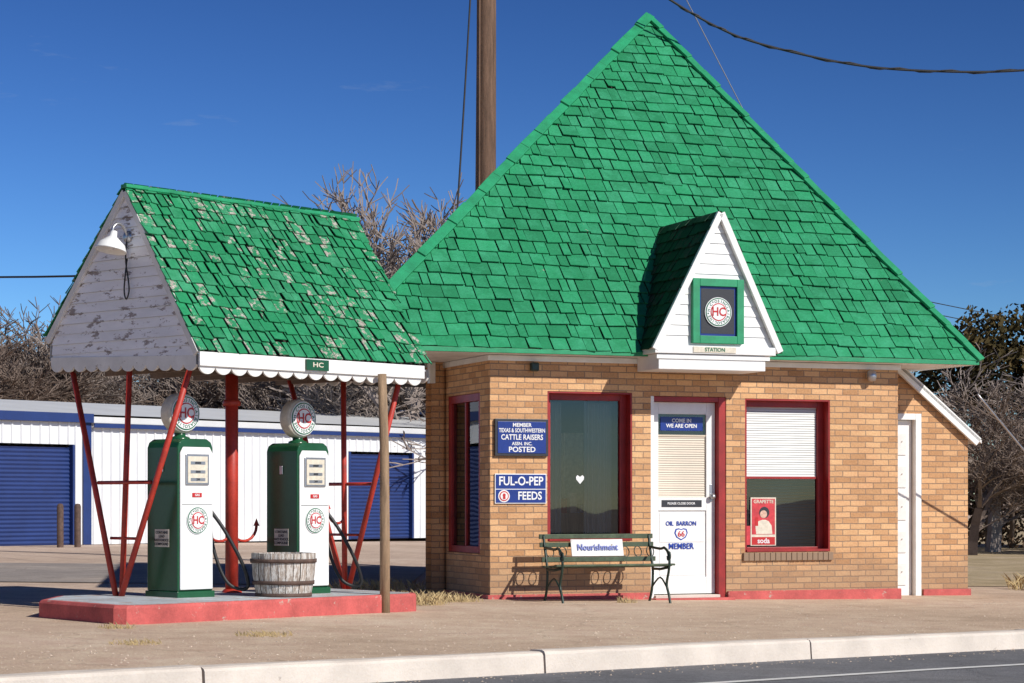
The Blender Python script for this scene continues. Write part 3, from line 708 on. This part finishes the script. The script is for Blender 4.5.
lathe('shade',[(.03,.12),(.035,.07),(.06,.05),(.12,.0),(.140,-.05),(.146,-.065),(.138,-.06),(.11,-.005),(.05,.035),(.0001,.05)],M['enamel'],LM,(-.205,.96,3.42),24,(0,math.radians(12),0))
lathe('bulb',[(.0001,-.05),(.025,-.035),(.03,-.01),(.02,.03),(.015,.05)],M['txtwhite'],LM,(-.205,.96,3.41),12)
tube('cable_loop',spline([(-.03,.96,3.52),(-.05,.96,3.3),(-.05,.92,3.10),(-.05,.91,3.0),(-.05,.95,2.93),(-.05,.98,3.0),(-.05,.97,3.12),(-.04,.95,3.3)],4),.007,M['wire'],LM,6)
lathe('base_plate',[(.0001,.02),(.05,.02),(.055,0)],M['steel'],LM,(-.02,.96,3.5),16,(0,-math.pi/2,0))
PO=empty('wooden_post',CO,TC)
tube('post',[(2.16,-.16,-.1),(2.162,-.158,.8),(2.158,-.155,1.6),(2.162,-.12,2.30)],[.050,.047,.044,.042],M['postwood'],PO,14)

IS=empty('pump_island',CO,TC)
def islandmesh():
    ol=[(-1.16,-.30),(-1.10,-.40),(-.95,-.44),(2.62,-.12),(2.75,0),(2.75,1.3),(2.6,1.4),(-.5,1.4),(-1.08,.85)]
    c,s=math.cos(TC),math.sin(TC)
    g=lambda a,b: gz(CO[0]+a*c-b*s)
    vs=[];n=len(ol)
    ctr=(sum(p[0] for p in ol)/n,sum(p[1] for p in ol)/n)
    for sc,z in ((0,-.1),(0,.13),(.02,.155),(.075,.158)):
        for a,b in ol:
            L=math.hypot(ctr[0]-a,ctr[1]-b); vs.append((a+(ctr[0]-a)/L*sc,b+(ctr[1]-b)/L*sc,(g(a,b)*.6+.03)+z))
    fs=[];mi=[]
    for r in range(3):
        for k in range(n):
            a=r*n+k;b=r*n+(k+1)%n; fs.append((a,b,b+n,a+n)); mi.append(0)
    fs.append(tuple(3*n+k for k in range(n))); mi.append(1)
    mesh('island_slab',vs,fs,None,IS,mats=[M['redcurb'],M['islandtop']],mi=mi)
islandmesh()

def fuelpump(name,a,b,z,seed):
    c,s=math.cos(TC),math.sin(TC)
    E=empty(name,(CO[0]+a*c-b*s,CO[1]+a*s+b*c,z),TC)
    w=.41;d=.44;Hh=1.44
    pr=[(0,0.06),(w,0.06),(w,Hh-.08),(w-.02,Hh-.03),(w-.07,Hh),(.07,Hh),(.02,Hh-.03),(0,Hh-.08)]
    vs=[(x,y,zz) for y in (.0,d) for x,zz in pr]; n=len(pr)
    fs=[tuple(range(n)),tuple(range(2*n-1,n-1,-1))]+[(k+n,(k+1)%n+n,(k+1)%n,k) for k in range(n)]
    o=mesh('body',vs,fs,M['pumpgreen'],E); bev(o,.012,3)
    box('base',-.012,w+.012,-.012,d+.012,-.02,.06,M['pumpgreen'],E,.006)
    p2=[(.016,.075),(w-.016,.075),(w-.016,Hh-.13),(w-.05,Hh-.075),(.05,Hh-.075),(.016,Hh-.13)]
    vs=[(x,y,zz) for y in (-.018,-.001) for x,zz in p2]; n=6
    fs=[tuple(range(n)),tuple(range(2*n-1,n-1,-1))]+[(k+n,(k+1)%n+n,(k+1)%n,k) for k in range(n)]
    o=mesh('front_panel',vs,fs,M['enamel'],E); bev(o,.008,2)
    box('side_panel_white',w+.001,w+.008,.03,d-.03,.1,Hh-.14,M['enamel'],E,.003)
    box('display_bezel',.07,w-.07,-.032,-.019,Hh-.42,Hh-.14,M['steel'],E,.006)
    box('display_face',.09,w-.09,-.0345,-.0325,Hh-.40,Hh-.16,M['cream'],E,.001)
    for i,zz in enumerate((Hh-.22,Hh-.30,Hh-.37)):
        box('display_window_%d'%i,.12,w-.12,-.0365,-.035,zz-.014,zz+.014,M['steel'],E)
        text('display_digits_%d'%i,('00000','0000','299')[i],.028,(w/2,-.038,zz),M['txtdark'],E)
    box('brand_strip',.15,w-.15,-.024,-.0185,Hh-.53,Hh-.49,M['txtred'],E,.002)
    text('brand_text','GAS',.03,(w/2,-.0255,Hh-.51),M['txtwhite'],E)
    box('panel_seam',.03,w-.03,-.0195,-.0182,Hh-.60,Hh-.595,M['txtdark'],E)
    roundel('pump_roundel',.125,(w/2,-.0195,.70),E,'HC')
    box('side_placard',-.006,-.001,.12,.32,.46,.62,M['cream'],E,.001)
    for i in range(4):
        t=text('side_placard_line_%d'%i,('CONTAINS','LEAD','ANTI KNOCK','COMPOUND')[i],.034,(-.008,.22,.59-.035*i),M['txtdark'],E); t.rotation_euler=(math.pi/2,0,-math.pi/2)
    box('side_latch',-.012,-.001,.2,.24,Hh-.30,Hh-.22,M['steel'],E,.003)
    lathe('top_collar',[(.09,0),(.09,.02),(.05,.035),(.05,.07)],M['pumpgreen'],E,(w/2,d/2,Hh-.005),20)
    r=.185
    lathe('globe_body',[(.0001,-.075),(.12,-.074),(r-.015,-.068),(r,-.045),(r,.045),(r-.015,.068),(.12,.074),(.0001,.075)],M['cream'],E,(w/2,d/2,Hh+.05+r),36,(math.pi/2,0,0))
    roundel('globe_face',.162,(w/2,d/2-.076,Hh+.05+r),E,'HC')
    box('nozzle_boot',w+.009,w+.05,.12,.22,.78,.98,M['steel'],E,.01)
    tube('nozzle',[(w+.035,.17,.80),(w+.04,.15,.92),(w+.05,.10,1.0)],.018,M['steel'],E,8)
    tube('hose',spline([(w+.02,.30,.95),(w+.10,.28,.93),(w+.15,.24,.72),(w+.17,.18,.40),(w+.24,.10,.14),(w+.34,.02,.06),(w+.38,-.05,.10),(w+.30,-.06,.30),(w+.16,.02,.60),(w+.06,.12,.80)],5),.017,M['black'],E,8)
    box('crank_plate',w+.009,w+.02,.28,.34,1.0,1.14,M['steel'],E,.004)
    return E
fuelpump('fuel_pump',.10,.40,.215,1)
fuelpump('fuel_pump',1.53,.38,.205,2)
c,s=math.cos(TC),math.sin(TC)
bx,by=CO[0]+1.12*c-.12*s,CO[1]+1.12*s+.12*c
BP=empty('barrel_planter',(bx,by,.19),.3)
ns=26;vs=[];fs=[]
for k in range(ns):
    a0=2*math.pi*(k+.04)/ns;a1=2*math.pi*(k+.96)/ns; j=R.uniform(-.003,.003)
    for a in (a0,a1):
        for rr_,zz in ((.245,0),(.27,.11),(.288,.22),(.296,.33),(.298,.42)):
            vs.append(((rr_+j)*math.cos(a),(rr_+j)*math.sin(a),zz+(j if zz>.4 else 0)))
        for rr_,zz in ((.27,.42),(.26,.3)):
            vs.append(((rr_+j)*math.cos(a),(rr_+j)*math.sin(a),zz))
    i=k*14
    for q in range(6): fs.append((i+q,i+7+q,i+8+q,i+q+1))
mesh('staves',vs,fs,M['barrel'],BP)
lathe('inner_shell',[(.24,.0),(.285,.30),(.286,.38)],M['darkwood'],BP)
for i,(zz,rr_) in enumerate(((.035,.256),(.15,.280),(.35,.301))):
    lathe('hoop_%d'%i,[(rr_,zz-.018),(rr_+.006,zz-.018),(rr_+.008,zz+.018),(rr_,zz+.018)],M['rust'],BP,seg=40)
lathe('soil',[(.0001,.36),(.26,.355)],M['darkwood'],BP)

# ---------------------------------------------------------------- storage units
SU=empty('storage_building',(-10.8,46,gz(-10.8)),math.radians(50))
def ribwall(nm,a0,a1,z0,z1,y=0,sp=.25,par=SU,mat='ribbed'):
    vs=[];fs=[];a=a0
    P_=[(0,0),(.02,-.03),(.05,-.03),(.07,0)]
    xs=[]
    while a<a1-.08:
        xs+=[(a+dx,y+dy) for dx,dy in P_]; a+=sp
    xs.append((a1,y))
    for x,yy in xs: vs+=[(x,yy,z0),(x,yy,z1)]
    for i in range(len(xs)-1): fs.append((2*i,2*i+2,2*i+3,2*i+1))
    mesh(nm,vs,fs,M[mat],par)
def updoor(nm,a0,a1,z1,par=SU):
    vs=[];fs=[];z=0.0
    while z<z1:
        vs+=[(a0,.10,z),(a1,.10,z),(a0,.075,z+.045),(a1,.075,z+.045)]; z+=.09
    n=len(vs)//2
    for i in range(n-1): fs.append((2*i,2*i+1,2*i+3,2*i+2))
    mesh(nm,vs,fs,M['bluedoor'],par)
segs=[(-12,-9.7),(-8.2,-5.9),(-4.3,-2.0),(-.4,1.92),(10.56,12.8),(16.3,18.6),(20.2,22.5)]
pa=-14
for i,(a0,a1) in enumerate(segs):
    ribwall('wall_%d'%i,pa,a0-.06,0,2.78); ribwall('over_door_%d'%i,a0-.06,a1+.06,2.18,2.78)
    updoor('roll_up_door_%d'%i,a0,a1,2.16); box('jamb_l_%d'%i,a0-.06,a0,-.035,.11,0,2.17,M['bluedoor'],SU); box('jamb_r_%d'%i,a1,a1+.06,-.035,.11,0,2.17,M['bluedoor'],SU)
    pa=a1+.06
ribwall('wall_last',pa,26,0,2.78)
box('blue_corner_trim',2.2,2.42,-.05,-.031,0,2.7,M['bluedoor'],SU)
box('fascia_blue',-14,2.42,-.14,-.04,2.66,2.86,M['bluedoor'],SU,.01)
box('fascia_grey',2.43,26,-.12,-.035,2.66,2.80,M['roofmetal'],SU,.01)
box('fascia_blue_edge',2.43,26,-.14,-.121,2.56,2.655,M['bluedoor'],SU)
mesh('metal_roof',[(-14,-.14,2.86),(26,-.14,2.815),(26,4.5,3.35),(-14,4.5,3.35),(-14,9,2.8),(26,9,2.8)],[(0,1,2,3),(3,2,5,4)],M['roofmetal'],SU)
mesh('end_wall',[(26,0,0),(26,9,0),(26,9,2.8),(26,4.5,3.3),(26,0,2.78),(-14,0,0),(-14,9,0),(-14,9,2.8),(-14,4.5,3.3),(-14,0,2.78)],[(0,1,2,3,4),(5,6,7,8,9)],M['ribbed'],SU)
mesh('rear_wall',[(-14,9,0),(26,9,0),(26,9,2.8),(-14,9,2.8)],[(0,1,2,3)],M['ribbed'],SU)
for i,(x,y) in enumerate(((-9.35,45.2),(-9.05,45.5))):
    lathe('bollard' ,[(.07,0),(.07,.85),(.05,.9),(.0001,.91)],M['rust'],None,(x,y,gz(x)),14)
SB=empty('storage_shed',(-5.6,66,0),math.radians(12))
ribwall('wall',0,9,0,3.1,par=SB); mesh('roof',[(-.2,-.3,3.05),(9.2,-.3,3.05),(9.2,4,4.0),(-.2,4,4.0)],[(0,1,2,3)],M['roofmetal'],SB)
mesh('side_wall',[(0,0,0),(0,4,0),(0,4,3.9),(0,0,3.05)],[(0,1,2,3)],M['ribbed'],SB)

# ---------------------------------------------------------------- utility pole & wires
UP=empty('utility_pole',(-.42,34,0))
tube('pole',[(0,0,-.2),(.0,0,4),(.02,0,8),(.03,0,12.5)],[.185,.170,.155,.14],M['polewood'],UP,18)
box('crossarm',-1.2,1.2,-.22,-.13,11.4,11.53,M['polewood'],UP,.01)
for i,x in enumerate((-1.0,-.5,.5,1.0)):
    lathe('insulator_%d'%i,[(.03,0),(.05,.03),(.03,.06),(.05,.09),(.02,.12),(.0001,.13)],M['steel'],UP,(x,-.17,11.53),12)
tube('conduit',[(-.10,-.17,0),(-.08,-.15,9.5)],.015,M['polewood'],UP,6)
def wire(name,p,q,sag,r,mat,n=24):
    p=Vector(p);q=Vector(q)
    pts=[p.lerp(q,i/n)+Vector((0,0,-4*sag*(i/n)*(1-i/n))) for i in range(n+1)]
    return tube(name,pts,r,mat,None,6)
main=spline([(-.4,34,11.0),(.7,29.5,8.75),(1.13,28,8.12),(2.0,28,7.53),(2.6,28,7.18),(3.18,28,6.95),(4.33,28,6.69),(5.36,28,6.60),(6.56,28,6.61),(8.2,28,6.80),(12,28,7.8)],8)
tube('power_line',main,.015,M['wire'],None,6)
tw=[p+Vector((0,.022*math.sin(i*1.3),.022*math.cos(i*1.3))) for i,p in enumerate(main)]
tube('power_line',tw,.009,M['wire'],None,6)
wire('guy_wire',(1.75,31,9.6),(4.25,31.6,5.0),0,.007,M['wiregrey'])
wire('power_line',(5.0,28,8.4),(9.5,28,6.5),.08,.007,M['wiregrey'])
wire('service_cable',(-.56,34,10.5),(-.78,30.5,4.9),.12,.014,M['wire'])
wire('service_cable',(-14,30,4.9),(-3.2,21.5,3.35),.30,.012,M['wire'])
wire('power_line',(10.5,60,6.75),(26,60,3.9),.1,.013,M['wire'])
wire('power_line',(10.5,60.5,6.5),(26,60.5,3.7),.1,.013,M['wire'])
wire('guy_wire',(5.5,25.8,2.35),(7.9,27.6,.0),0,.012,M['steel'])

# ---------------------------------------------------------------- trees
def treemesh(name,seed,Hh,depth=6,spread=.55,r0=.16,mat='twig',trunk=.22,kids=(2,4),rmin=.011):
    rr=random.Random(seed);vs=[];fs=[]
    def seg(p,q,ra,rb):
        d=(q-p).normalized();a=Vector((0,0,1)) if abs(d.z)<.9 else Vector((1,0,0));s_=d.cross(a).normalized();t=d.cross(s_);i=len(vs)
        for c_,r_ in ((p,ra),(q,rb)):
            for k in range(3):
                an=2.094*k; vs.append(c_+(s_*math.cos(an)+t*math.sin(an))*r_)
        for k in range(3): fs.append((i+k,i+(k+1)%3,i+3+(k+1)%3,i+3+k))
    def grow(p,d,L,r,dep):
        n=3 if dep>1 else 2
        q=p
        for i in range(n):
            d=(d+Vector((rr.gauss(0,.13),rr.gauss(0,.13),rr.gauss(.03,.08)))).normalized()
            q2=q+d*L/n; ra=r*(1-.35*i/n);rb=r*(1-.35*(i+1)/n); seg(q,q2,ra,rb); q=q2
            if dep>0 and i<n-1 and rr.random()<.75:
                dd=(d+Vector((rr.gauss(0,spread),rr.gauss(0,spread),rr.gauss(.0,spread*.6)))).normalized()
                grow(q,dd,L*rr.uniform(.5,.75),max(rb*.5,rmin),dep-1)
        if dep>0:
            for k in range(rr.randint(*kids)):
                dd=(d+Vector((rr.gauss(0,spread),rr.gauss(0,spread),rr.gauss(.08,spread*.45)))).normalized()
                grow(q,dd,L*rr.uniform(.62,.85),max(rb*.62,rmin),dep-1)
    grow(Vector((0,0,-.1)),Vector((rr.uniform(-.08,.08),0,1)),Hh*trunk,r0,depth)
    me=bpy.data.meshes.new(name); me.from_pydata([tuple(v) for v in vs],[],fs); me.materials.append(M[mat])
    zs=sorted(v[2] for v in vs)
    return me,zs[int(len(zs)*.995)]
TM=[treemesh('bare_tree_mesh_%d'%i,40+i,8,6,.55,.17,'twig' if i%2 else 'twig2',.20,(2,3)) for i in range(4)]
def addtree(name,i,x,y,h,rz=0,wide=1.0,parent=None):
    me,mz=TM[i]; o=bpy.data.objects.new(name,me); COL.objects.link(o); k=h/mz; o.location=(x,y,gz(x)); o.scale=(k*wide,k*wide,k); o.rotation_euler=(0,0,rz)
    if parent: o.parent=parent
    return o
addtree('bare_tree',0,-2.4,62,9.9,.4,1.0)
addtree('bare_tree',1,-3.9,68,8.9,1.4,1.1)
addtree('bare_tree',3,-1.9,66,9.6,2.4,1.1)
addtree('bare_tree',2,-2.9,60,7.6,5.0,1.2)
DT=empty('distant_trees')
for k in range(48):
    x=-26+k*.56+R.uniform(-.5,.5); y=84+R.uniform(-8,12)
    addtree('tree_%d'%k,k%4,x,y,R.uniform(6.2,8.0)*(1.02 if x<-16 else .88),R.random()*6,1.35,DT)
for k in range(8):
    addtree('tree_r%d'%k,k%4,8.8+k*1.2+R.uniform(-.3,.3),50+R.uniform(-4,6),R.uniform(3.4,4.8),R.random()*6,1.3,DT)
def leafmass(name,blobs,n,size,mat,seed,parent=None):
    rr=random.Random(seed);vs=[];fs=[]
    tot=sum(b[3]*b[4]*b[5] for b in blobs)
    for (cx,cy,cz,rx,ry,rz_) in blobs:
        m_=int(n*rx*ry*rz_/tot)
        for i in range(m_):
            d=Vector((rr.gauss(0,1),rr.gauss(0,1),rr.gauss(0,1))).normalized(); rad=rr.random()**.38
            nn=mnoise.noise(d*2.3+Vector((cx,cy,seed)))*.45
            rad*=1+nn
            p=Vector((cx+d.x*rx*rad,cy+d.y*ry*rad,cz+d.z*rz_*rad))
            if mnoise.noise(p*1.4+Vector((seed,0,0)))<-.25: continue
            if p.z<.02: p.z=rr.random()*.5
            a=Vector((rr.gauss(0,1),rr.gauss(0,1),rr.gauss(0,1))).normalized();b=a.orthogonal().normalized()*size*rr.uniform(.5,1.2);c_=a.cross(b).normalized()*size*rr.uniform(.3,.8)
            j=len(vs); vs+=[p-b-c_,p+b-c_*.4,p+b*.6+c_,p-b*.7+c_]; fs.append((j,j+1,j+2,j+3))
    return mesh(name,vs,fs,M[mat],parent)
BU=empty('juniper_tree',(12.3,56,-.1))
leafmass('crown',[(.2,0,4.7,1.9,1.6,1.4),(-1.0,.3,3.9,1.2,1.2,1.1),(1.9,0,4.3,1.9,1.5,1.7),(3.8,.5,4.2,1.7,1.5,1.6)],24000,.075,'bushleaf',3,BU)
leafmass('lower_crown',[(-.6,-.3,1.8,1.9,1.4,2.0),(1.2,-.3,1.9,2.0,1.4,2.0),(3.2,0,1.8,2.0,1.4,2.0),(-2.1,0,1.5,1.2,1.0,1.6)],24000,.065,'bushbrown',5,BU)
for k in range(9):
    tube('limb_%d'%k,[(-1.5+k*.6,-.9,0),(-1.7+k*.65,-1.3,1.4),(-2.2+k*.8,-1.4,2.6),(-2.6+k*.9,-1.2,3.8)],[.07,.05,.035,.012],M['twig'],BU,6)
def tuft(name,x,y,r,h,n,seed):
    rr=random.Random(seed);vs=[];fs=[]
    for i in range(n):
        a=rr.random()*6.28;d=rr.random()**.7*r;px,py=d*math.cos(a),d*math.sin(a);L=h*rr.uniform(.4,1);lx,ly=rr.gauss(0,.5)*L,rr.gauss(0,.5)*L;wd=.004
        j=len(vs); vs+=[(px-wd,py,0),(px+wd,py,0),(px+lx*.4+wd*.6,py+ly*.4,L*.6),(px+lx,py+ly,L)]; fs.append((j,j+1,j+2)); fs.append((j,j+2,j+3))
    o=mesh(name,vs,fs,M['drygrass']); o.location=(x,y,gz(x)); return o
for i,(x,y,r,h,n) in enumerate([(-1.95,17.1,.24,.05,180),(-2.75,15.9,.2,.05,120),(-1.0,22.6,.35,.16,300),(-.7,23.3,.25,.12,160),(-3.2,17.7,.15,.06,80),(-.5,23.4,.2,.1,100),(1.25,23.75,.12,.09,60),(-3.6,20.9,.3,.12,150),(7.2,29,.6,.25,400),(8.4,31,.9,.3,500),(-1.6,26.0,.6,.15,300)]):
    tuft('dry_grass',x,y,r,h,n,100+i)

# ---------------------------------------------------------------- light, world, camera
EL=math.radians(35);AZ=math.radians(130)
sd=Vector((math.sin(AZ)*math.cos(EL),math.cos(AZ)*math.cos(EL),math.sin(EL)))
L=bpy.data.lights.new('sun','SUN'); L.energy=4.7; L.angle=math.radians(.5); L.color=(1,.955,.88)
lo=bpy.data.objects.new('sun',L); COL.objects.link(lo); lo.rotation_euler=(-sd).to_track_quat('-Z','Y').to_euler(); lo.location=(20,-20,30)
w=bpy.data.worlds.new('World'); scene.world=w; w.use_nodes=True; nt=w.node_tree; nt.nodes.clear()
out=N(nt,'ShaderNodeOutputWorld'); bg=N(nt,'ShaderNodeBackground'); sky=N(nt,'ShaderNodeTexSky',sky_type='NISHITA')
sky.sun_disc=False; sky.sun_elevation=EL; sky.sun_rotation=AZ; sky.altitude=800; sky.air_density=.85; sky.dust_density=.15; sky.ozone_density=4.0
gm=N(nt,'ShaderNodeGamma'); gm.inputs[1].default_value=1.92; nt.links.new(sky.outputs[0],gm.inputs[0])
ms=mix(nt,1.0,gm.outputs[0],(.21,.215,.215),'MULTIPLY')
tc=N(nt,'ShaderNodeTexCoord'); mp=N(nt,'ShaderNodeMapping'); mp.inputs['Scale'].default_value=(6,6,34); mp.inputs['Location'].default_value=(7.3,2.4,4.1); nt.links.new(tc.outputs['Generated'],mp.inputs[0])
cn=noise(nt,mp.outputs[0],1.8,8,.62)
cf=ramp(nt,cn,[(.645,0),(.82,.35)])
cc=mix(nt,cf,ms,(5.0,5.8,7.2))
nt.links.new(cc,bg.inputs[0]); bg.inputs[1].default_value=.075; nt.links.new(bg.outputs[0],out.inputs[0])
cam=bpy.data.cameras.new('camera'); co=bpy.data.objects.new('camera',cam); COL.objects.link(co)
co.location=(0,0,1.1); co.rotation_euler=(math.pi/2,0,0); cam.sensor_width=36; cam.lens=2184/1024*36; cam.shift_y=158.5/1024; cam.clip_end=4000; cam.clip_start=.1
scene.camera=co
scene.view_settings.view_transform='Standard'; scene.view_settings.look='None'; scene.view_settings.exposure=0
